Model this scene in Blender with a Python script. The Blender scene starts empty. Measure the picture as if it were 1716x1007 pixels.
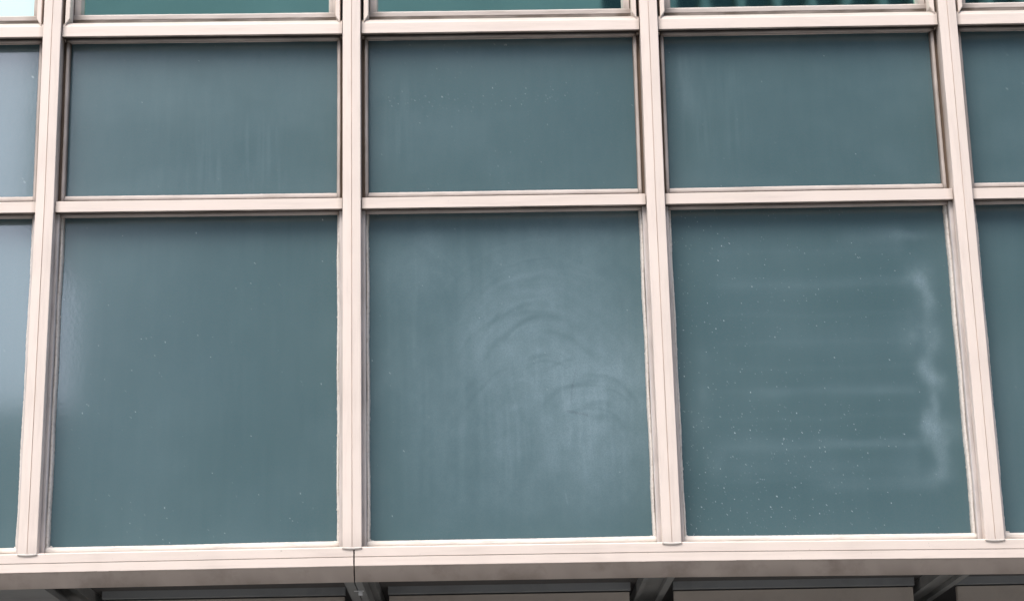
import bpy, bmesh, math, random
import numpy as np
from mathutils import Vector, Matrix
random.seed(4)
R = math.radians
S = bpy.context.scene
COL = S.collection
GZ = 4.1                      # facade datum above the ground

# ---------------------------------------------------------------- camera, sky, sun, exposure
def make_camera():
    a, b, r = R(16.5252), R(0.8899), R(1.1258)
    fw = Vector((math.sin(b)*math.cos(a), math.cos(b)*math.cos(a), math.sin(a)))
    rt = Vector((math.cos(b), -math.sin(b), 0)); up = rt.cross(fw)
    rt2 = rt*math.cos(r) - up*math.sin(r); up2 = rt*math.sin(r) + up*math.cos(r)
    cd = bpy.data.cameras.new('camera'); cd.sensor_width = 36; cd.lens = 3398.29/1716*36
    cd.clip_start = .05; cd.clip_end = 2000
    c = bpy.data.objects.new('camera', cd); COL.objects.link(c)
    m = Matrix((rt2, up2, -fw)).transposed().to_4x4()
    m.translation = Vector((0.5863, -8.7499, GZ-2.5))
    c.matrix_world = m; S.camera = c
make_camera()
SUN_EL, SUN_AZ = R(54), R(205)        # azimuth measured clockwise from +Y (north)
w = bpy.data.worlds.new('World'); S.world = w; w.use_nodes = True
wn = w.node_tree.nodes; wl = w.node_tree.links
sky = wn.new('ShaderNodeTexSky'); sky.sky_type = 'NISHITA'; sky.sun_disc = False
sky.sun_elevation = SUN_EL; sky.sun_rotation = SUN_AZ
sky.air_density = 1.0; sky.dust_density = 2.7; sky.ozone_density = 1.0
wl.new(sky.outputs[0], wn['Background'].inputs[0]); wn['Background'].inputs[1].default_value = 0.12
sd = bpy.data.lights.new('sun', 'SUN'); sd.energy = 1.0; sd.angle = R(35); sd.color = (1, .97, .93)
so = bpy.data.objects.new('sun', sd); COL.objects.link(so)
d = Vector((math.sin(SUN_AZ)*math.cos(SUN_EL), math.cos(SUN_AZ)*math.cos(SUN_EL), math.sin(SUN_EL)))
so.rotation_euler = d.to_track_quat('Z', 'Y').to_euler(); so.location = (0, -20, 30)
S.render.engine = 'CYCLES'
S.view_settings.view_transform = 'Standard'; S.view_settings.look = 'None'
S.view_settings.gamma = 1; S.view_settings.exposure = 1.2

# ---------------------------------------------------------------- materials
def mat(name):
    m = bpy.data.materials.new(name); m.use_nodes = True
    return m, m.node_tree.nodes, m.node_tree.links, m.node_tree.nodes['Principled BSDF']
def noise(n, l, scale, detail=4, vec=None, rough=.55):
    t = n.new('ShaderNodeTexNoise'); t.inputs['Scale'].default_value = scale
    t.inputs['Detail'].default_value = detail; t.inputs['Roughness'].default_value = rough
    if vec: l.new(vec, t.inputs['Vector'])
    return t.outputs['Fac']
def geo(n, l, sc=(1, 1, 1)):
    tc = n.new('ShaderNodeTexCoord'); mp = n.new('ShaderNodeMapping'); mp.inputs['Scale'].default_value = sc
    l.new(tc.outputs['Object'], mp.inputs[0]); return mp.outputs[0]
def rng(n, l, v, a, b, c=0., d=1.):
    m = n.new('ShaderNodeMapRange'); l.new(v, m.inputs[0])
    for i, x in enumerate((a, b, c, d)): m.inputs[i+1].default_value = x
    return m.outputs[0]
def mixc(n, l, fac, a, b):
    m = n.new('ShaderNodeMix'); m.data_type = 'RGBA'
    if isinstance(fac, float): m.inputs[0].default_value = fac
    else: l.new(fac, m.inputs[0])
    for i, c in ((6, a), (7, b)):
        if isinstance(c, tuple): m.inputs[i].default_value = (*c, 1)
        else: l.new(c, m.inputs[i])
    return m.outputs[2]
def attr(n, name):
    a = n.new('ShaderNodeAttribute'); a.attribute_name = name; return a.outputs['Fac']
def bump(n, l, h, strength, dist, p):
    b = n.new('ShaderNodeBump'); b.inputs['Strength'].default_value = strength; b.inputs['Distance'].default_value = dist
    l.new(h, b.inputs['Height']); l.new(b.outputs[0], p.inputs['Normal'])

def frame_paint(name, base, dirt, rough=.45, amount=.35, streak=(30, 30, 3)):
    m, n, l, p = mat(name)
    v = geo(n, l)
    f1 = rng(n, l, noise(n, l, 2.2, 5, v), .38, .66)
    f2 = rng(n, l, noise(n, l, 1.0, 6, geo(n, l, streak), .65), .5, .8)
    add = n.new('ShaderNodeMath'); add.operation = 'MULTIPLY_ADD'
    l.new(f1, add.inputs[0]); add.inputs[1].default_value = .25; l.new(f2, add.inputs[2])
    k = n.new('ShaderNodeMath'); k.operation = 'MULTIPLY'; l.new(add.outputs[0], k.inputs[0]); k.inputs[1].default_value = amount
    c = mixc(n, l, k.outputs[0], base, dirt)
    c = mixc(n, l, attr(n, 'grime_shade'), c, (.10, .075, .055))
    sp = rng(n, l, noise(n, l, 55, 2, v), .74, .80, 0, .35)
    c = mixc(n, l, sp, c, (.22, .18, .15))
    l.new(c, p.inputs['Base Color']); p.inputs['Roughness'].default_value = rough
    p.inputs['Specular IOR Level'].default_value = .35
    bump(n, l, noise(n, l, 90, 3, v), .25, .0006, p)
    return m
M = {}
M['paint'] = frame_paint('cream_powder_coat', (.83, .712, .622), (.50, .41, .35))
M['paint_h'] = frame_paint('cream_powder_coat_rail', (.83, .712, .622), (.52, .43, .37), streak=(3, 30, 40))
M['bead'] = frame_paint('weathered_sealant', (.64, .56, .505), (.33, .28, .24), .7, .8, streak=(60, 60, 5))
M['bead_h'] = frame_paint('weathered_sealant_rail', (.64, .56, .505), (.40, .34, .29), .7, .8, streak=(4, 50, 50))
M['caulk'] = frame_paint('fresh_white_sealant', (.74, .68, .61), (.44, .37, .31), .65, .9, streak=(8, 60, 60))
M['jamb'] = frame_paint('streaked_grey_jamb', (.70, .64, .605), (.36, .33, .31), .6, .9, streak=(90, 90, 3))
M['shadow_gap'] = frame_paint('dirty_shaded_rebate', (.20, .145, .105), (.10, .07, .05), .8, .6)  # brown grime and the shade of the gap share this dark base colour
M['chamfer'] = frame_paint('shaded_stained_fascia', (.46, .385, .325), (.22, .17, .135), .6, .85, streak=(4, 4, 4))  # stained underside, with its downward-facing shade put into the base colour
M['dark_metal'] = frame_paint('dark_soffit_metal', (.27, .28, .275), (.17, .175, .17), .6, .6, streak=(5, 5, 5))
M['beam'] = frame_paint('grey_beam', (.25, .25, .235), (.14, .135, .125), .6, .6, streak=(5, 5, 5))
M['header'] = frame_paint('taupe_header', (.52, .46, .39), (.34, .29, .24), .6, .6, streak=(5, 5, 5))
M['slot_shade'] = frame_paint('painted_slot_shade', (.10, .085, .07), (.05, .04, .035), .8, .5)  # near-black that stands in for shade inside the drip groove
M['void'] = frame_paint('dark_void', (.09, .085, .08), (.05, .048, .045), .9, .3)
M['clip'] = frame_paint('galvanised_clip', (.75, .75, .74), (.5, .5, .5), .35, .4)

def spandrel_mat():
    m, n, l, p = mat('teal_spandrel_glass')
    v = geo(n, l)
    f = rng(n, l, noise(n, l, 1.4, 4, v), .35, .7)
    c = mixc(n, l, f, (.069, .134, .146), (.085, .153, .162))
    oi = n.new('ShaderNodeObjectInfo')
    c = mixc(n, l, rng(n, l, oi.outputs['Random'], 0, 1, 0, .22), c, (.062, .122, .134))
    g = rng(n, l, noise(n, l, 130, 3, v, .7), .35, .65)
    gm = n.new('ShaderNodeMath'); gm.operation = 'MULTIPLY'; l.new(g, gm.inputs[0]); gm.inputs[1].default_value = .30
    c = mixc(n, l, gm.outputs[0], c, (.11, .15, .155))
    c = mixc(n, l, attr(n, 'dark'), c, (.03, .055, .065))
    fg = n.new('ShaderNodeMath'); fg.operation = 'MULTIPLY'; l.new(attr(n, 'film'), fg.inputs[0])
    l.new(rng(n, l, noise(n, l, 240, 3, v), .3, .7, .78, 1.22), fg.inputs[1])
    c = mixc(n, l, fg.outputs[0], c, (.335, .45, .495))
    c = mixc(n, l, attr(n, 'speck'), c, (.66, .76, .78))
    l.new(c, p.inputs['Base Color'])
    p.inputs['Roughness'].default_value = .22
    p.inputs['Specular IOR Level'].default_value = 1.0
    p.inputs['Coat Weight'].default_value = 1; p.inputs['Coat IOR'].default_value = 1.95; p.inputs['Coat Roughness'].default_value = .07
    b = n.new('ShaderNodeBump'); b.inputs['Strength'].default_value = .06; b.inputs['Distance'].default_value = .0012
    l.new(noise(n, l, 60, 4, v), b.inputs['Height']); l.new(b.outputs[0], p.inputs['Coat Normal'])
    bump(n, l, noise(n, l, 150, 3, v), .16, .0012, p)
    return m
M['spandrel'] = spandrel_mat()
def vision_mat():
    m, n, l, p = mat('green_reflective_glass')
    v = geo(n, l)
    p.inputs['Base Color'].default_value = (.02, .06, .05, 1); p.inputs['Roughness'].default_value = .04
    g = n.new('ShaderNodeBsdfGlossy'); g.inputs['Color'].default_value = (.52, .88, .74, 1); g.inputs['Roughness'].default_value = .03
    b = n.new('ShaderNodeBump'); b.inputs['Strength'].default_value = .2; b.inputs['Distance'].default_value = .002
    l.new(noise(n, l, 3, 2, v), b.inputs['Height']); l.new(b.outputs[0], g.inputs['Normal'])
    mx = n.new('ShaderNodeMixShader'); mx.inputs[0].default_value = .84
    l.new(p.outputs[0], mx.inputs[1]); l.new(g.outputs[0], mx.inputs[2])
    l.new(mx.outputs[0], n['Material Output'].inputs[0])
    return m
M['vision'] = vision_mat()
def simple(name, c1, c2, scale, rough=.8, b=.3):
    m, n, l, p = mat(name); v = geo(n, l)
    l.new(mixc(n, l, rng(n, l, noise(n, l, scale, 6, v), .3, .7), c1, c2), p.inputs['Base Color'])
    p.inputs['Roughness'].default_value = rough
    bump(n, l, noise(n, l, scale*12, 3, v), b, .01, p)
    return m
M['asphalt'] = simple('asphalt', (.05, .05, .052), (.075, .073, .07), 1.2)
M['paving'] = simple('paving', (.24, .23, .215), (.32, .305, .285), 1.5)
M['stone'] = simple('stone_cladding', (.20, .21, .20), (.27, .275, .26), .5)
M['fin'] = simple('pale_fin', (.40, .41, .38), (.48, .49, .45), 2)
M['attic'] = simple('attic_cladding', (.54, .53, .49), (.64, .63, .58), .8)
M['win'] = simple('dark_window', (.02, .03, .035), (.03, .045, .05), 1, .08, .02)

# ---------------------------------------------------------------- small grid offsets that build in the lens curvature
P = 1.4
LV = (-1.054, .58, 1.4212)
DX = ((.0010, .0074, -.0020, .0087), (.0024, -.0006, -.0116, .0017), (-.0037, -.0044, -.0094, 0))
DZ = ((-.001, .0048, .0025, -.0085), (.0016, -.0020, -.0019, .0020), (.0006, -.0025, -.0018, .0028))
def warp(x, z):
    i = min(max(x/P + 1, -.6), 3.6)
    k = min(max(int(math.floor(i)), 0), 2); t = i - k
    def row(T, j): return T[j][k]*(1-t) + T[j][k+1]*t
    if z < LV[1]: j, s = 0, (z-LV[0])/(LV[1]-LV[0])
    else: j, s = 1, (z-LV[1])/(LV[2]-LV[1])
    s = min(max(s, 0), 1)
    return (row(DX, j)*(1-s)+row(DX, j+1)*s, row(DZ, j)*(1-s)+row(DZ, j+1)*s)
def W(v, do=True):
    x, y, z = v
    if do:
        a, b = warp(x, z); x += a; z += b
    return (x, y, z+GZ)

# ---------------------------------------------------------------- mesh helpers
def link(name, bm, m, parent=None, smooth=False):
    bmesh.ops.recalc_face_normals(bm, faces=bm.faces)
    me = bpy.data.meshes.new(name); bm.to_mesh(me); bm.free()
    me.materials.append(m)
    if smooth:
        for p in me.polygons: p.use_smooth = True
    o = bpy.data.objects.new(name, me); COL.objects.link(o)
    if parent: o.parent = parent
    return o
def sn(q, seed):
    return .5*math.sin(q*11+seed*2.1)+.3*math.sin(q*27+seed*5.3)+.2*math.sin(q*61+seed*1.7)
def nz(*a):
    return (math.sin(a[0]*12.9898+a[1]*78.233+a[2]*37.719)*43758.5453) % 1*2-1
def extr(bm, prof, axis, a, b, n=1, jit=0, wv=0, wf=9., seed=0., cap=True, dow=True, grime_shade=None, gj=None):
    """prof: closed polygon; axis 'z' -> (x,y) pairs, axis 'x' -> (y,z) pairs. grime(t along 0..1) -> 0..1"""
    lay = bm.verts.layers.float.get('grime_shade') or bm.verts.layers.float.new('grime_shade')
    rings = []
    for k in range(n+1):
        t = k/n; q = a+(b-a)*t; ring = []
        for j, (u, v) in enumerate(prof):
            du = dv = 0
            if wv:
                du = wv*(math.sin(q*wf+seed)+.6*math.sin(q*wf*2.7+seed*3+j)*.6)
            if jit:
                du += jit*nz(q, j, seed); dv += jit*nz(q, j+9, seed)
            if axis == 'z': co = (u+du, v+dv, q)
            else: co = (q, u+dv, v+du)
            vv = bm.verts.new(W(co, dow))
            g_ = (grime_shade(t, q) if grime_shade else 0) + (gj[j](q) if gj and j in gj else 0)
            vv[lay] = max(0, min(1, g_))
            ring.append(vv)
        rings.append(ring)
    m = len(prof)
    for k in range(n):
        for j in range(m):
            bm.faces.new((rings[k][j], rings[k][(j+1) % m], rings[k+1][(j+1) % m], rings[k+1][j]))
    if cap:
        bm.faces.new(rings[0]); bm.faces.new(rings[-1][::-1])
def rect(u0, u1, v0, v1, b=.0015):
    if b <= 0: return [(u0, v0), (u1, v0), (u1, v1), (u0, v1)]
    return [(u0+b, v0), (u1-b, v0), (u1, v0+b), (u1, v1-b), (u1-b, v1), (u0+b, v1), (u0, v1-b), (u0, v0+b)]
def blob(bm, c, r, seed, sc=(1, 1, 1), dow=True):
    lay = bm.verts.layers.float.get('grime_shade') or bm.verts.layers.float.new('grime_shade')
    res = bmesh.ops.create_icosphere(bm, subdivisions=2, radius=r)
    for v in res['verts']:
        k = 1+.25*nz(v.co.x*90, v.co.y*90+seed, v.co.z*90)
        v.co = Vector(W((c[0]+v.co.x*sc[0]*k, c[1]+v.co.y*sc[1]*k, c[2]+v.co.z*sc[2]*k), dow)); v[lay] = .12
def box(bm, x0, x1, y0, y1, z0, z1, dow=False, b=.002):
    extr(bm, rect(y0, y1, z0, z1, b), 'x', x0, x1, dow=dow)
def empty(name, loc, label, cat):
    o = bpy.data.objects.new(name, None); COL.objects.link(o); o.location = loc
    o['label'] = label; o['category'] = cat; bpy.context.view_layer.update(); return o
def own(o, root):
    o.parent = root; o.matrix_parent_inverse = Matrix.Translation(-Vector(root.location)); return o

# ---------------------------------------------------------------- ground and street
def sheet(name, x0, x1, y0, y1, z, m, thick=.0):
    bm = bmesh.new()
    if thick: bmesh.ops.create_cube(bm, size=1); [setattr(v, 'co', Vector(((x0+x1)/2+v.co.x*(x1-x0), (y0+y1)/2+v.co.y*(y1-y0), z-thick/2+v.co.z*thick))) for v in bm.verts]
    else: bm.faces.new([bm.verts.new(c) for c in ((x0, y0, z), (x1, y0, z), (x1, y1, z), (x0, y1, z))])
    o = link(name, bm, m); o['kind'] = 'structure'; return o
sheet('ground', -600, 600, -600, 600, -.14, M['asphalt'])
sheet('pavement', -60, 60, -11, 9, 0, M['paving'], .13)
sheet('far_pavement', -60, 60, -30, -23.5, 0, M['paving'], .13)

# ---------------------------------------------------------------- the glazed building
B = empty('glazed_building', (.7, .06, 0), 'cream framed curtain wall building with a grid of teal spandrel panels and grey underside', 'building')
D = .11
TOP = 3.35
XM = [i*P for i in range(-2, 4)]
# core behind the glazing
bm = bmesh.new()
box(bm, -3.4, 5.0, .16, 7, -1.0, TOP+.45); own(link('wall', bm, M['void']), B)
bm = bmesh.new()
box(bm, -3.5, 5.1, -.02, 7.1, TOP+.1, TOP+.5, b=.01); own(link('roof_parapet', bm, M['paint_h']), B)

def mullion(X, k):
    bm = bmesh.new(); h = .0415
    pr = [(X-h, .14), (X-h, .002), (X-h+.002, 0), (X-.0018, -.0022), (X-.001, .003), (X+.001, .003), (X+.0018, -.0022), (X+h-.002, 0), (X+h, .002), (X+h, .14)]
    zs = [-1.014, -.3, .58, 1.42, 2.2, TOP]
    for j in range(len(zs)-1):
        pass
    def gr(t, q): return .12*max(0, 1-abs(q+1.014)/.05) + .05*max(0, sn(q, k+1))
    n = 60
    def back(q): return (.75 if q > .6 else .35)*(.8+.3*sn(q, k))
    def lip(q): return .26+.14*sn(q, k+4) if q > .6 else .10+.10*sn(q, k+4)
    seam = lambda q: max(0, .10+.22*sn(q*.7, k+8)-.06*(q > .6))
    extr(bm, pr, 'z', -1.014, TOP, n, 0, 0, grime_shade=gr, gj={0: back, 9: back, 1: lip, 8: lip, 4: seam, 5: seam})
    o = own(link('mullion', bm, M['paint']), B)
    # turned foot lip bedded on the sill
    bm = bmesh.new(); lay = bm.verts.layers.float.new('grime_shade')
    N = 14; rows = []
    for a in range(N+1):
        t = a/N*2-1; x = X+t*.043; drop = .0055*(1-t*t)
        rows.append([bm.verts.new(W((x, y, z))) for y, z in ((.012, -1.012), (-.0015, -1.0125), (-.0028, -1.015-drop*.4), (-.0012, -1.0175-drop), (.012, -1.018-drop))])
    for a in range(N):
        for j in range(5):
            bm.faces.new((rows[a][j], rows[a][(j+1) % 5], rows[a+1][(j+1) % 5], rows[a+1][j]))
    bm.faces.new(rows[0]); bm.faces.new(rows[-1][::-1])
    link('foot_cap', bm, M['caulk'], o, True)
    return o
for k, X in enumerate(XM): mullion(X, k)

ZMB, ZMT, ZUB, ZUT = .5527, .6053, 1.4212, 1.489
def transom(X0, X1, zb, zt, name, k):
    a, b = X0+.0455, X1-.0455
    bm = bmesh.new()
    y0 = .02
    if name == 'mid':
        pr = [(y0, zb+.0015), (y0+.0015, zb), (.036, zb), (.037, zb+.035), (.057, zb+.035), (.0572, zb+.002), (.13, zb+.002), (.13, zt-.02), (.05, zt-.012), (.045, zt), (y0+.0015, zt), (y0, zt-.0015)]
    else:
        pr = [(y0, zb+.002), (y0+.002, zb), (.034, zb), (.035, zb+.04), (.059, zb+.04), (.0592, zb+.002), (.13, zb+.002), (.13, zt+.022), (.062, zt+.020), (.060, zt+.010), (y0+.020, zt+.008), (y0+.012, zt+.005), (y0+.005, zt-.003), (y0+.001, zt-.016)]
    ed = lambda q: .58+.25*sn(q, k)
    br = lambda q: .8+.2*sn(q*1.3, k+2)
    top = lambda q: .10+.12*sn(q*.8, k+5)
    G_ = {1: ed, 2: ed} if name == 'mid' else {1: ed, 2: ed, 8: br, 9: br, 10: br, 11: lambda q: .42, 12: lambda q: .24+.1*sn(q, k)}  # ledge points darkened against the sky highlight; the joint line is grime
    if name == 'mid': G_.update({9: lambda q: .6, 10: lambda q: .32+.18*sn(q, k+6)})
    extr(bm, pr, 'x', a, b, 60, 0, grime_shade=lambda t, q: .02+.35*max(0, 1-min(t, 1-t)/.012), gj=G_)
    o = own(link('transom', bm, M['paint_h']), B)
    o.data.materials.append(M['slot_shade'])          # shade of the drip groove painted on as dark colour
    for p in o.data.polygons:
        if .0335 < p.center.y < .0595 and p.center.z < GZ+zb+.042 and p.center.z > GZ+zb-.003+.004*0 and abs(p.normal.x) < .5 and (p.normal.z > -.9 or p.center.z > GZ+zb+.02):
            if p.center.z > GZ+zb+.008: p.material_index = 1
    # narrow stub that ties the rail to the mullions, set back, darker
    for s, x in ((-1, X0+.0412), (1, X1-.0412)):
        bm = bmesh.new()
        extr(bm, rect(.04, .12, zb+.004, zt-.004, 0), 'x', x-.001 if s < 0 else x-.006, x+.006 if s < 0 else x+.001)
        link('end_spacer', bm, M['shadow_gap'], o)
    # bead under the rail
    bm = bmesh.new()
    pb = [(.058, zb+.003), (.058, zb-.006), (.062, zb-.010), (.075, zb-.010), (.108, zb+.003)]
    extr(bm, pb, 'x', X0+.056, X1-.056, 80, .0004, .0007, 7, seed=k*3.1, grime_shade=lambda t, q: (.30 if name == 'mid' else .48) + .1*sn(q, k+3) + .5*max(0, 1-min(t, 1-t)/.02))  # upper bead darker: underside shade painted in on top of grime
    link('lower_bead', bm, M['bead_h'], o, True)
    return o
bays = [(XM[i], XM[i+1]) for i in range(5)]
for k, (a, b) in enumerate(bays):
    transom(a, b, ZMB, ZMT, 'mid', k); transom(a, b, ZUB, ZUT, 'up', k+7)

# ---- surface dirt fields for the panels (dust film with painted sky sheen, wipe marks, specks), panel coordinates u right, v down
def vnoise(u, v, fx, fy, seed):
    rs = np.random.RandomState(seed); g = rs.rand(int(fy)+3, int(fx)+3)
    x = u*fx; y = v*fy; i = np.floor(x).astype(int); j = np.floor(y).astype(int)
    a = x-i; b = y-j; a = a*a*(3-2*a); b = b*b*(3-2*b)
    return (g[j, i]*(1-a)+g[j, i+1]*a)*(1-b)+(g[j+1, i]*(1-a)+g[j+1, i+1]*a)*b
def fbm(u, v, fx, fy, seed, o=4):
    r = 0; amp = .5
    for k in range(o): r = r+amp*vnoise(u, v, fx*2**k, fy*2**k, seed+k*17); amp *= .5
    return r/(1-.5**o)
def G(u, v, cu, cv, su, sv): return np.exp(-((u-cu)/su)**2-((v-cv)/sv)**2)
def ss(a, b, x):
    t = np.clip((x-a)/(b-a), 0, 1); return t*t*(3-2*t)
def streaks(u, v, c0, c1, v0, v1, f, seed, th=.45):
    s = vnoise(u, v, f, 3, seed)*.6+vnoise(u, v, f*3, 5, seed+1)*.4
    return ss(th, .95, s)*ss(c0-.04, c0+.04, u)*(1-ss(c1-.04, c1+.04, u))*ss(v0-.1, v0+.08, v)*(1-ss(v1-.12, v1+.1, v))
def blur(a, ry, rx):
    for ax, r in ((0, ry), (1, rx)):
        p = np.pad(a, [(r, r) if k == ax else (0, 0) for k in (0, 1)], 'edge'); c = np.cumsum(p, axis=ax)
        c = np.concatenate([np.zeros_like(c[:1] if ax == 0 else c[:, :1]), c], axis=ax)
        n = 2*r+1; a = (c[n:]-c[:-n])/n if ax == 0 else (c[:, n:]-c[:, :-n])/n
    return a
def specks(u, v, n, fn, seed, big=.0):
    rs = np.random.RandomState(seed); out = np.zeros_like(u); H, Wd = u.shape
    c = 0; t = 0
    while c < n and t < n*60:
        t += 1; a, b = rs.rand(2)
        if rs.rand() < fn(a, b):
            i, j = int(b*(H-2)), int(a*(Wd-2)); s = .13+.8*rs.rand()**3.5; out[i, j] = max(out[i, j], s)
            if rs.rand() < .25: out[i+1, j] = s
            if rs.rand() < .08: out[i+1, j+1] = s*.8
            c += 1
    return out
def dirt(kind, u, v, seed):  # dirt, plus the sky sheen painted into the swirl panel
    film = .055*ss(.35, .75, fbm(u, v, 3, 3, seed)); dark = np.zeros_like(u); sp = np.zeros_like(u)
    film = film+.02*vnoise(u, v, 60, 8, seed+5)
    if kind == 'swirl':
        film += .19*G(u, v, .64, .52, .50, .44)*(.5+fbm(u, v, 5, 5, 3)) + .10*G(u, v, .68, .56, .30, .28)*(.3+1.2*fbm(u, v, 9, 9, 13))  # broad pale haze: dust with a soft sky reflection painted in
        film += .09*G(u, v, .44, .38, .12, .12)*(.4+fbm(u, v, 9, 9, 4)) + .10*G(u, v, .55, .47, .16, .10)*fbm(u, v, 12, 9, 5)
        film += .14*G(u, v, .80, .66, .16, .2)*(.3+fbm(u, v, 9, 6, 6)) + .07*G(u, v, .86, .45, .09, .14)
        film += .09*G(u, v, .16, .16, .12, .14)+.05*G(u, v, .45, .16, .4, .12)*(.3+fbm(u, v, 8, 6, 11))+.05*G(u, v, .22, .62, .10, .2)*fbm(u, v, 6, 4, 8)*1.5+.06*G(u, v, .24, .1, .05, .05)
        # wiping arcs: many separate irregular strokes of the cloth
        wu = u+.035*(fbm(u, v, 4, 4, 140)-.5)+.012*(fbm(u, v, 14, 14, 141)-.5); wv = v+.035*(fbm(u, v, 4, 4, 142)-.5)+.012*(fbm(u, v, 14, 14, 143)-.5)
        rs = np.random.RandomState(7)
        for cu, cv, n_, r0, r1, a0, a1, am in ((.66, .54, 30, .10, .36, -2.9, -.3, .042), (.78, .70, 20, .08, .30, -2.7, -.9, .030), (.56, .70, 16, .08, .28, -3.1, -1.7, .036), (.20, .27, 10, .05, .16, -2.4, .2, .03), (.62, .50, 14, .2, .42, -2.9, -1.9, .042)):
            for q_ in range(n_):
                x_, y_ = cu+rs.randn()*.025, cv+rs.randn()*.025; r_ = r0+(r1-r0)*rs.rand(); t0 = a0+(a1-a0)*rs.rand()*.6; t1 = t0+.4+1.3*rs.rand(); wd = .003+.010*rs.rand()**1.5
                dx = wu-x_; dy = (wv-y_)*(1.0+.3*rs.rand()); r = np.sqrt(dx*dx+dy*dy); th = np.arctan2(dy, dx)
                f_ = np.exp(-((r-r_)/wd)**2)*ss(t0, t0+.25, th)*(1-ss(t1-.3, t1, th))
                if rs.rand() < .68: film = film+.62*am*f_*(.5+rs.rand())
                else: film = film*(1-.24*f_); dark = dark+.025*f_
        for q_ in range(70):      # short near-vertical rub marks below
            x_ = .40+.56*rs.rand(); y_ = .48+.30*rs.rand(); h_ = .04+.12*rs.rand(); wd = .0018+.006*rs.rand()**2; sl = (rs.rand()-.4)*.12
            f_ = np.exp(-((wu-x_-sl*(v-y_))/wd)**2)*ss(y_-h_, y_-h_*.3, v)*(1-ss(y_+h_*.2, y_+h_, v))
            film = film+(.05 if rs.rand() < .7 else -.035)*f_*(.4+rs.rand())
        film += .03*streaks(wu, v, .3, .95, .35, .9, 60, 33, .3)
        film += .05*streaks(u, v, .05, .5, .1, .9, 30, 37, .4)+.07*streaks(u, v, .93, .99, .2, .8, 60, 39, .3)
        film *= 1-.4*ss(.86, .97, v)
        film = np.clip(blur(film, 1, 1), 0, 1)*1.1*(.8+.4*fbm(u, v, 30, 30, 149, 2)); dark = dark+0
        w = .619+.004*np.sin(u*60)+.010*ss(.76, .79, u)
        dark += 1.1*np.exp(-((v-w)/.0036)**2)*ss(.69, .72, u)*(1-ss(.775, .79, u))*(.8+.4*vnoise(u, v, 40, 90, 41))
        x = .722+.028*((.60-v)/.12)**2*np.where(v < .6, 1, 0)
        dark += .7*np.exp(-((u-x)/.0032)**2)*ss(.47, .51, v)*(1-ss(.59, .61, v))
        dark += .2*np.exp(-((u-.735)/.003)**2)*ss(.53, .55, v)*(1-ss(.59, .61, v))
        film += .12*np.exp(-((u-(.695+.02*(v-.87)*10))/.0025)**2)*ss(.84, .855, v)*(1-ss(.875, .89, v))
        sp = specks(u, v, 46, lambda a, b: .25+.5*(a < .1), 51)*.6
    elif kind == 'smear':
        film *= .6
        vv = v+.012*(fbm(u, v, 6, 6, 60)-.5); uu = u+.05*(fbm(u, v, 5, 9, 61)-.5)
        for cu, cv, su, sv, am in ((.86, .10, .05, .012, .12), (.885, .225, .035, .035, .15), (.895, .29, .022, .05, .12), (.86, .40, .05, .045, .10), (.905, .425, .03, .03, .13),
                                   (.865, .505, .018, .03, .17), (.91, .545, .03, .028, .17), (.89, .60, .014, .07, .16), (.895, .685, .045, .03, .22), (.86, .67, .014, .04, .16),
                                   (.905, .75, .022, .035, .15), (.90, .815, .035, .02, .12), (.105, .46, .02, .02, .06), (.10, .56, .02, .03, .06), (.07, .65, .03, .03, .05), (.12, .77, .03, .04, .05)):
            film += 1.45*am*G(uu, vv, cu, cv, su*1.25, sv*1.25)*(.05+1.9*fbm(u, v, 16, 16, 62)**1.3)
        film += .06*np.exp(-((uu-(.893+.012*np.sin(v*26)))/.02)**2)*ss(.2, .3, v)*(1-ss(.78, .86, v))*(.3+fbm(u, v, 8, 12, 63))
        for cv, u0, u1, sv, am in ((.105, .55, .86, .010, .07), (.13, .05, .86, .03, .035), (.245, .1, .88, .012, .045), (.41, .3, .88, .022, .05), (.56, .2, .87, .012, .07), (.715, .08, .86, .010, .085), (.775, .1, .85, .012, .05), (.83, .4, .92, .014, .065)):
            film += am*np.exp(-((v+.035*(fbm(u, v, 4, 5, 64, 2)-.5)-cv)/(sv*(1.0+2.2*vnoise(u, v, 5, 9, 68))))**2)*ss(u0, u0+.15, u)*(1-ss(u1-.05, u1, u))*(.15+1.3*fbm(u, v, 7, 5, 65))*1.5
        for q in range(9):
            film += .02*np.exp(-((v+.02*(fbm(u, v, 4, 5, 69+q, 2)-.5)-(.15+.085*q+.02*math.sin(q*7)))/.009)**2)*ss(.1, .2, u)*(1-ss(.8, .88, u))
        sp = specks(u, v, 760, lambda a, b: (.9*(1-a)**1.1+.12)*(.45+.55*(b > .1))*(.6+.35*(b > .6 and a < .7)), 66)
        sp = np.maximum(sp*.85, 0)
    elif kind == 'plain':
        film += .03*G(u, v, .5, .4, .3, .3)
        sp = specks(u, v, 105, lambda a, b: .12+.75*(b > .86)*(a > .25)+.3*np.exp(-((b-(.25+.5*abs(a-.7)))/.06)**2)*(a < .8)+.35*np.exp(-((b-.62-.1*a)/.05)**2)*(.2 < a < .7), 71)*.6
    elif kind == 'up_streak':
        film += .09*streaks(u, v, .44, .80, .5, .95, 50, 81, .4)+.03*streaks(u, v, .3, .6, .3, .9, 40, 82, .4)
        sp = specks(u, v, 14, lambda a, b: .5, 83)*.5
    elif kind == 'up_speck':
        sp = specks(u, v, 150, lambda a, b: .06+.9*np.exp(-((b-(.44-.05*a))/.06)**2)*(.08 < a < .75)*(1-.7*a), 91)*.42
        film += .06*streaks(u, v, .07, .18, .3, .8, 60, 92, .3)
    elif kind == 'up_pale':
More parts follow.
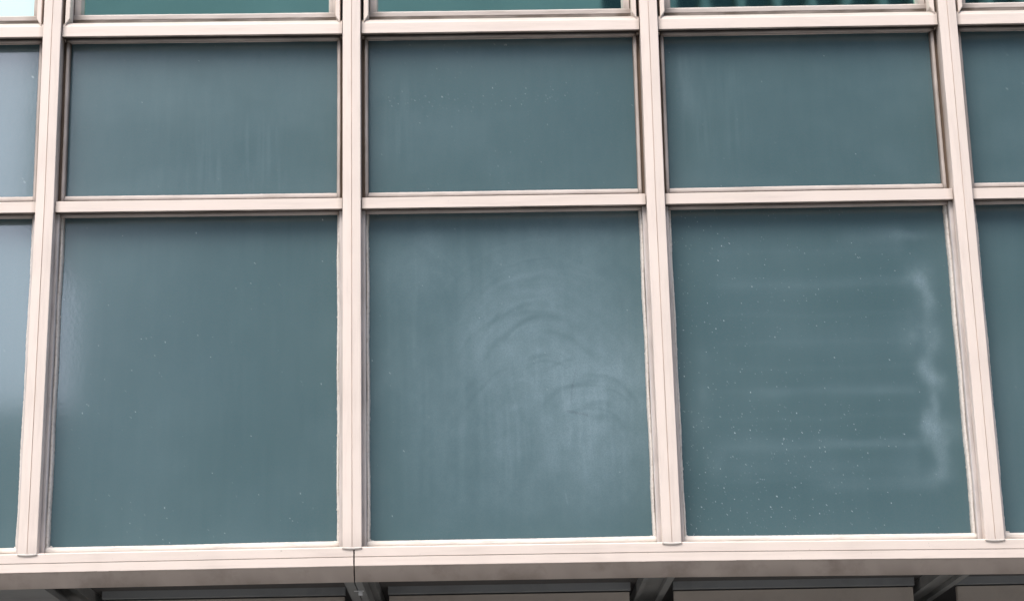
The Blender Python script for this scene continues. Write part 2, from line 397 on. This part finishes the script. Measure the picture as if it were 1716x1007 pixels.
        film += .16*streaks(u, v, .06, .15, .12, .55, 26, 95, .1)+.10*streaks(u, v, .20, .26, .25, .5, 40, 96, .25)+.06*streaks(u, v, .08, .3, .2, .75, 60, 97, .4)
        sp = specks(u, v, 22, lambda a, b: .3, 98)*.5
    else:
        sp = specks(u, v, 24, lambda a, b: .4, seed)*.4
    return np.clip(film, 0, .6), np.clip(dark, 0, .8), np.clip(sp, 0, 1)

def spandrel(x0, x1, z0, z1, kind, seed, label):
    nq = 150 if kind in ('plain0', 'a', 'b', 'other') else 440 if kind == 'smear' else 340
    nx, ny = (nq, int(nq*(z1-z0)/(x1-x0)))
    us = np.linspace(0, 1, nx+1); vs = np.linspace(0, 1, ny+1)
    U, V = np.meshgrid(us, vs)
    f, dk, sp = dirt(kind, U*.999, V*.999, seed)
    X = x0+(x1-x0)*U; Z = z1-(z1-z0)*V
    co = np.array([W((float(a), 0, float(b))) for a, b in zip(X.ravel(), Z.ravel())]); co[:, 1] = D
    N = (nx+1)*(ny+1); back = co.copy(); back[:, 1] = D+.012
    idx = np.arange(N).reshape(ny+1, nx+1)
    q = np.stack([idx[:-1, :-1], idx[1:, :-1], idx[1:, 1:], idx[:-1, 1:]], -1).reshape(-1, 4)
    edge = [int(idx[0, 0]), int(idx[0, nx]), int(idx[ny, nx]), int(idx[ny, 0])]
    verts = np.vstack([co, back[edge]])
    faces = q.tolist()+[[N, N+1, N+2, N+3]]+[list(map(int, idx[0, :]))+[N+1, N], list(map(int, idx[ny, ::-1]))+[N+3, N+2],
             list(map(int, idx[::-1, 0]))+[N, N+3], list(map(int, idx[:, nx]))+[N+2, N+1]]
    me = bpy.data.meshes.new('spandrel_panel'); me.from_pydata(verts.tolist(), [], faces); me.update()
    for nm, arr in (('film', f), ('dark', dk), ('speck', sp)):
        at = me.attributes.new(nm, 'FLOAT', 'POINT'); at.data.foreach_set('value', np.concatenate([arr.ravel(), np.zeros(4)]).astype(np.float32))
    me.materials.append(M['spandrel'])
    o = bpy.data.objects.new('spandrel_panel', me); COL.objects.link(o); own(o, B)
    if label: o['label'] = label
    return o
GLB, GLT, GUB, GUT = -.9687, .5547, .6606, 1.4264
lo = ['plain0', 'plain', 'swirl', 'smear', 'other']
up = ['a', 'up_streak', 'up_speck', 'up_pale', 'b']
lab_lo = ['lower panel at the left edge with pale blue reflection', 'clean lower panel with a few white specks along its bottom', 'lower panel with pale wiped swirls and a short dark scratch mark', 'lower panel with cloudy smears down its right side and many white specks', 'lower panel at the right edge']
lab_up = ['upper panel at the left edge with pale rippled reflection', 'clean upper panel with faint drip streaks', 'upper panel with a faint band of white specks', 'upper panel with pale vertical streaks at its left', 'upper panel at the right edge']
MG = .0745
for k, (a, b) in enumerate(bays):
    # lower (tall) panel, its jambs and bottom sealant
    o = spandrel(a+MG-.012, b-MG+.012, GLB-.03, GLT+.02, lo[k], 200+k, lab_lo[k])
    for s, xm in ((1, a), (-1, b)):
        bm = bmesh.new()
        e0, e1 = xm+s*.0418, xm+s*.060
        pr = [(e0, .125), (e0, .052), (e1-s*.003, .050), (e1, .054), (e1, .125)]
        extr(bm, pr, 'z', -1.005, ZMB, 90, .0003, .0003, 5, seed=k+s, grime_shade=lambda t, q: .10+.22*max(0, 1-t/.03)+.12*max(0, sn(q, k+s)), gj={0: lambda q: .4, 1: lambda q: .22+.1*sn(q, k), 4: lambda q: .4})
        link('jamb_step', bm, M['jamb'], o, False)
        bm = bmesh.new()
        f0, f1 = xm+s*.0602, xm+s*MG
        pr = [(f0, .125), (f0, .080), (f0+s*.006, .076), (f1-s*.003, .088), (f1, .1085)]
        extr(bm, pr, 'z', -.985, ZMB-.004, 150, .0007, .0013, 13, seed=k*2+s*1.3, grime_shade=lambda t, q: .03+.2*max(0, 1-t/.02), gj={0: lambda q: .4, 1: lambda q: .25, 4: lambda q: .18+.2*sn(q*2, k+s)})
        for q in range(4):
            blob(bm, (xm+s*(.060+.007*q), .094+.004*(q % 2), -.974+.010*abs(nz(q, k, s))-.004*q*.3), .0065+.0025*nz(k, q, s), q+k*5, (1.1, .6, 1.0))
        for q in range(7):
            zq = -.96+1.45*((q+abs(nz(q, s, k)))/7.5)
            blob(bm, (f1-s*.001, .104, zq), .0012+.0008*abs(nz(k, q, s)), q+k*3, (1, .8, 2.5+3*abs(nz(q, k, 5))))
        link('jamb_sealant', bm, M['caulk'], o, True)
    bm = bmesh.new()
    pr = [(.125, -1.02), (.073, -1.02), (.073, -.9995), (.070, -.9955), (.070, -.986), (.078, -.9735), (.090, -.9700), (.1085, -.9685)]
    extr(bm, pr, 'x', a+.058, b-.058, 150, .0004, .0011, 3.1, seed=k*1.7, grime_shade=lambda t, q: .25*max(0, 1-min(t, 1-t)/.012), gj={1: lambda q: .6, 2: lambda q: .5+.3*sn(q, k)})
    link('sill_sealant', bm, M['caulk'], o, True)
    # upper (short) panel
    o = spandrel(a+MG-.012, b-MG+.012, GUB-.03, GUT+.02, up[k], 300+k, lab_up[k])
    for s, xm in ((1, a), (-1, b)):
        bm = bmesh.new()
        f0, f1 = xm+s*.056, xm+s*.0735
        pr = [(f0, .125), (f0, .074), (f0+s*.003, .069), (f1-s*.005, .070), (f1, .080), (f1, .1085)]
        extr(bm, pr, 'z', ZMT+.012, ZUB-.004, 80, .0004, .0005, 6, seed=k*2+s, grime_shade=lambda t, q: .22+.5*max(0, 1-t/.04)+.5*max(0, 1-(1-t)/.05)+.12*sn(q, k+s), gj={0: lambda q: .8, 1: lambda q: .5, 3: lambda q: .1, 4: lambda q: .5, 5: lambda q: .8})
        link('jamb_bead', bm, M['bead'], o, True)
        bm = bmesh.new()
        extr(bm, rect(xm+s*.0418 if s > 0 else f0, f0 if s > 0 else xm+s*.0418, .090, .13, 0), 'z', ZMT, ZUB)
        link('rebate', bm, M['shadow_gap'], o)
    bm = bmesh.new()
    pr = [(.125, ZMT-.005), (.080, ZMT-.005), (.080, .6285), (.078, .6325), (.078, .642), (.083, .6505), (.092, .6545), (.1085, .6600)]
    extr(bm, pr, 'x', a+.060, b-.060, 120, .0004, .0006, 4, seed=k*1.9, grime_shade=lambda t, q: .12+.08*sn(q, k+7)+.5*max(0, 1-min(t, 1-t)/.015), gj={1: lambda q: .8, 2: lambda q: .8, 7: lambda q: .35})
    link('bottom_bead', bm, M['bead_h'], o, True)
    # vision window above
    wz0 = 1.571
    bm = bmesh.new(); box(bm, a+.10, b-.10, .14, .15, wz0-.03, TOP, True, 0)
    o = own(link('window_pane', bm, M['vision']), B)
    if k == 0: o['label'] = 'window pane at the left edge reflecting bright pale sky'
    bm = bmesh.new()
    pr = [(.155, 1.50), (.090, 1.50), (.090, 1.5335), (.088, 1.5375), (.088, 1.556), (.094, 1.5635), (.1385, wz0+.001)]
    extr(bm, pr, 'x', a+.062, b-.062, 40, .0003, .0004, 5, seed=k, grime_shade=lambda t, q: .06+.65*max(0, 1-min(t, 1-t)/.08), gj={1: lambda q: .8, 2: lambda q: .75+.2*sn(q, k), 6: lambda q: .3})
    link('window_frame', bm, M['bead_h'], o)
    for s, xm in ((1, a), (-1, b)):
        bm = bmesh.new()      # jamb of the window
        g0, g1 = xm+s*.080, xm+s*.118
        extr(bm, [(g0, .155), (g0, .095), (g0+s*.004, .090), (g1-s*.006, .094), (g1, .138), (g1, .155)], 'z', 1.52, TOP, 20, .0003, 0, seed=k+s, grime_shade=lambda t, q: .12+.6*max(0, 1-t/.035))
        link('window_jamb', bm, M['bead'], o)
        bm = bmesh.new()      # bright fin with mitred foot
        lay = bm.verts.layers.float.new('grime_shade')
        u0, u1 = xm+s*.056, xm+s*.077
        q0 = [W(c) for c in ((u0, .016, 1.478), (u1, .016, 1.512), (u1, .016, TOP), (u0, .016, TOP))]
        q1 = [(x, .10, z) for x, y, z in q0]
        va = [bm.verts.new(c) for c in q0]; vb = [bm.verts.new(c) for c in q1]
        bm.faces.new(va); bm.faces.new(vb[::-1])
        for j in range(4): bm.faces.new((va[j], va[(j+1) % 4], vb[(j+1) % 4], vb[j]))
        bmesh.ops.bevel(bm, geom=list(bm.edges), offset=.002, segments=2, affect='EDGES')
        link('glazing_fin', bm, M['paint'], o)

# ---- sill beam in two lengths, parted at the expansion joint under the middle mullion
def sill(x0, x1, label):
    bm = bmesh.new()
    ys = .004
    pr = [(.14, -1.004), (.072, -1.006), (ys+.012, -1.008), (ys+.003, -1.011), (ys, -1.015), (ys, -1.0525), (ys+.003, -1.0532), (ys+.003, -1.0552), (ys, -1.056),
          (ys-.001, -1.0925), (ys, -1.0945), (ys+.002, -1.0948), (.052, -1.1570), (.055, -1.1570), (.055, -1.14), (.14, -1.06)]
    n = max(4, int((x1-x0)/.05))
    lay = None
    extr(bm, pr, 'x', x0, x1, n, .00025, 0, grime_shade=lambda t, q: .015+.06*max(0, sn(q, 7)), gj={2: lambda q: .25+.2*sn(q, 3), 6: lambda q: .45, 7: lambda q: .45, 10: lambda q: .12+.12*sn(q, 5), 12: lambda q: .30+.2*sn(q, 6), 14: lambda q: 0})
    me = link('sill', bm, M['paint_h'])
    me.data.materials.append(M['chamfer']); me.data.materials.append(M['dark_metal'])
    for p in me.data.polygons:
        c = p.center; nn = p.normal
        if c.z < GZ-1.093 and nn.z < -.3 and c.y < .06: p.material_index = 1  # downward face gets the darker colour that carries its shade
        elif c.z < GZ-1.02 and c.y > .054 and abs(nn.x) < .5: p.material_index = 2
    own(me, B); me['label'] = label
    return me
s1 = sill(-3.3, -.0025+.007, 'left length of the grooved cream sill ending at the dark joint')
s2 = sill(.0025+.0085, 5.0, 'right length of the grooved cream sill starting at the dark joint')
bm = bmesh.new(); extr(bm, [(.03,-1.03),(.03,-1.10),(.075,-1.15),(.09,-1.15),(.09,-1.03)], 'x', -.004, .02); link('joint_filler', bm, M['void'], s1)

# ---- underside: soffit, beams, header panels at the recessed lower wall
bm = bmesh.new(); box(bm, -3.3, 5.0, .15, 7, -.98, -.94); own(link('soffit', bm, M['void']), B)
bm = bmesh.new(); box(bm, -3.3, 5.0, 2.2, 2.3, -4.1, -.98); own(link('recessed_wall', bm, M['void']), B)
for X in XM:
    bm = bmesh.new(); box(bm, X-.0745, X+.0675, .15, 2.11, -1.034, -.985)
    o = own(link('soffit_beam', bm, M['beam']), B)
    for xa, xb in ((X+.035, X+.068), (X-.075, X-.055)):
        bm = bmesh.new(); box(bm, xa, xb, .15, 2.11, -1.058, -1.0345); link('flange', bm, M['beam'], o)
for X in XM:
    bm = bmesh.new(); box(bm, X-.16, X+.16, 2.12, 2.195, -4.1, -.985, b=.004); own(link('added_gap_infill', bm, M['beam']), B)  # infill added to lighten the black gap behind the beams
for k, (a, b) in enumerate(bays):
    bm = bmesh.new(); box(bm, a+.105, b-.105, 1.2, 1.24, -1.037, -.985, b=.001)
    o = own(link('header_panel', bm, M['dark_metal']), B)
    bm = bmesh.new(); box(bm, a+.11, b-.11, 1.22, 1.26, -1.5, -1.044, b=.002)
    own(link('fascia_panel', bm, M['header']), B)
    bm = bmesh.new(); box(bm, a+.11, b-.11, 1.3, 1.32, -4.1, -1.5, b=.002)
    own(link('shopfront_pane', bm, M['win']), B)
bm = bmesh.new(); box(bm, -3.3, -1.335, .056, 1.1, -1.1555, -1.13, dow=True, b=.001)
o = own(link('soffit_board', bm, M['beam']), B); o['label'] = 'grey soffit board under the left bay'
bm = bmesh.new(); box(bm, -.035, .0035, .056, 1.3, -1.1570, -1.09, dow=True, b=.001); own(link('joint_bracket', bm, M['beam']), B); bm = bmesh.new(); box(bm, .0085, .040, .056, 1.3, -1.1575, -1.09, dow=True, b=.001)
jb = own(link('joint_bracket', bm, M['beam']), B)
bm = bmesh.new()
box(bm, -.010, .034, .28, .30, -1.1615, -1.1595, dow=True, b=0); cl = link('clip_plate', bm, M['clip'], jb)
bm = bmesh.new(); box(bm, .010, .028, .282, .296, -1.180, -1.1616, dow=True, b=.003); link('clip_bolt', bm, M['clip'], jb)

# ---------------------------------------------------------------- office block across the street (seen only mirrored in the glass)
O = empty('office_block', (14, -30, 0), 'grey stone office block across the street mirrored in the glass panels', 'building')
OX0, OX1, OY = -6.75, 34, -26.2
for xa, z0, z1 in ((OX0, -.1, 13.7), (-7.7, 13.7, 21), (-16, -.1, 10.2)):
    bm = bmesh.new(); bmesh.ops.create_cube(bm, size=1); xb = OX1 if xa > -10 else OX0-.01
    for v in bm.verts: v.co = Vector(((xa+xb)/2+v.co.x*(xb-xa), OY-7+v.co.y*14, (z0+z1)/2+v.co.z*(z1-z0)))
    own(link('wall', bm, M['stone']), O)
for fl in range(4):
    for i in range(10):
        bm = bmesh.new(); x = OX0+3+i*3.7; z = 1.2+fl*3.4
        bmesh.ops.create_cube(bm, size=1)
        for v in bm.verts: v.co = Vector((x+v.co.x*1.9, OY+.0+v.co.y*.12, z+1.0+v.co.z*1.9))
        own(link('window', bm, M['win']), O)
for i in range(24):
    x = 4.2+i*.66; bm = bmesh.new(); bmesh.ops.create_cube(bm, size=1)
    for v in bm.verts: v.co = Vector((x+v.co.x*.13, OY+.35+v.co.y*.5, 17.9+v.co.z*5.4))
    own(link('fin', bm, M['fin']), O)
bm = bmesh.new(); bmesh.ops.create_cube(bm, size=1)
for v in bm.verts: v.co = Vector((-2.35+v.co.x*10.5, OY+.1+v.co.y*.2, 19.1+v.co.z*3.2))
own(link('attic_panel', bm, M['attic']), O)
bm = bmesh.new(); bmesh.ops.create_cube(bm, size=1)
for v in bm.verts: v.co = Vector((13.1+v.co.x*20.4, OY+.04+v.co.y*.1, 17.9+v.co.z*5.2))
own(link('window_band', bm, M['win']), O)
bm = bmesh.new(); bmesh.ops.create_cube(bm, size=1)
for v in bm.verts: v.co = Vector(((OX0+OX1)/2+v.co.x*(OX1-OX0+.4), OY-7+v.co.y*14.4, 21.1+v.co.z*.6))
own(link('roof_parapet', bm, M['fin']), O)
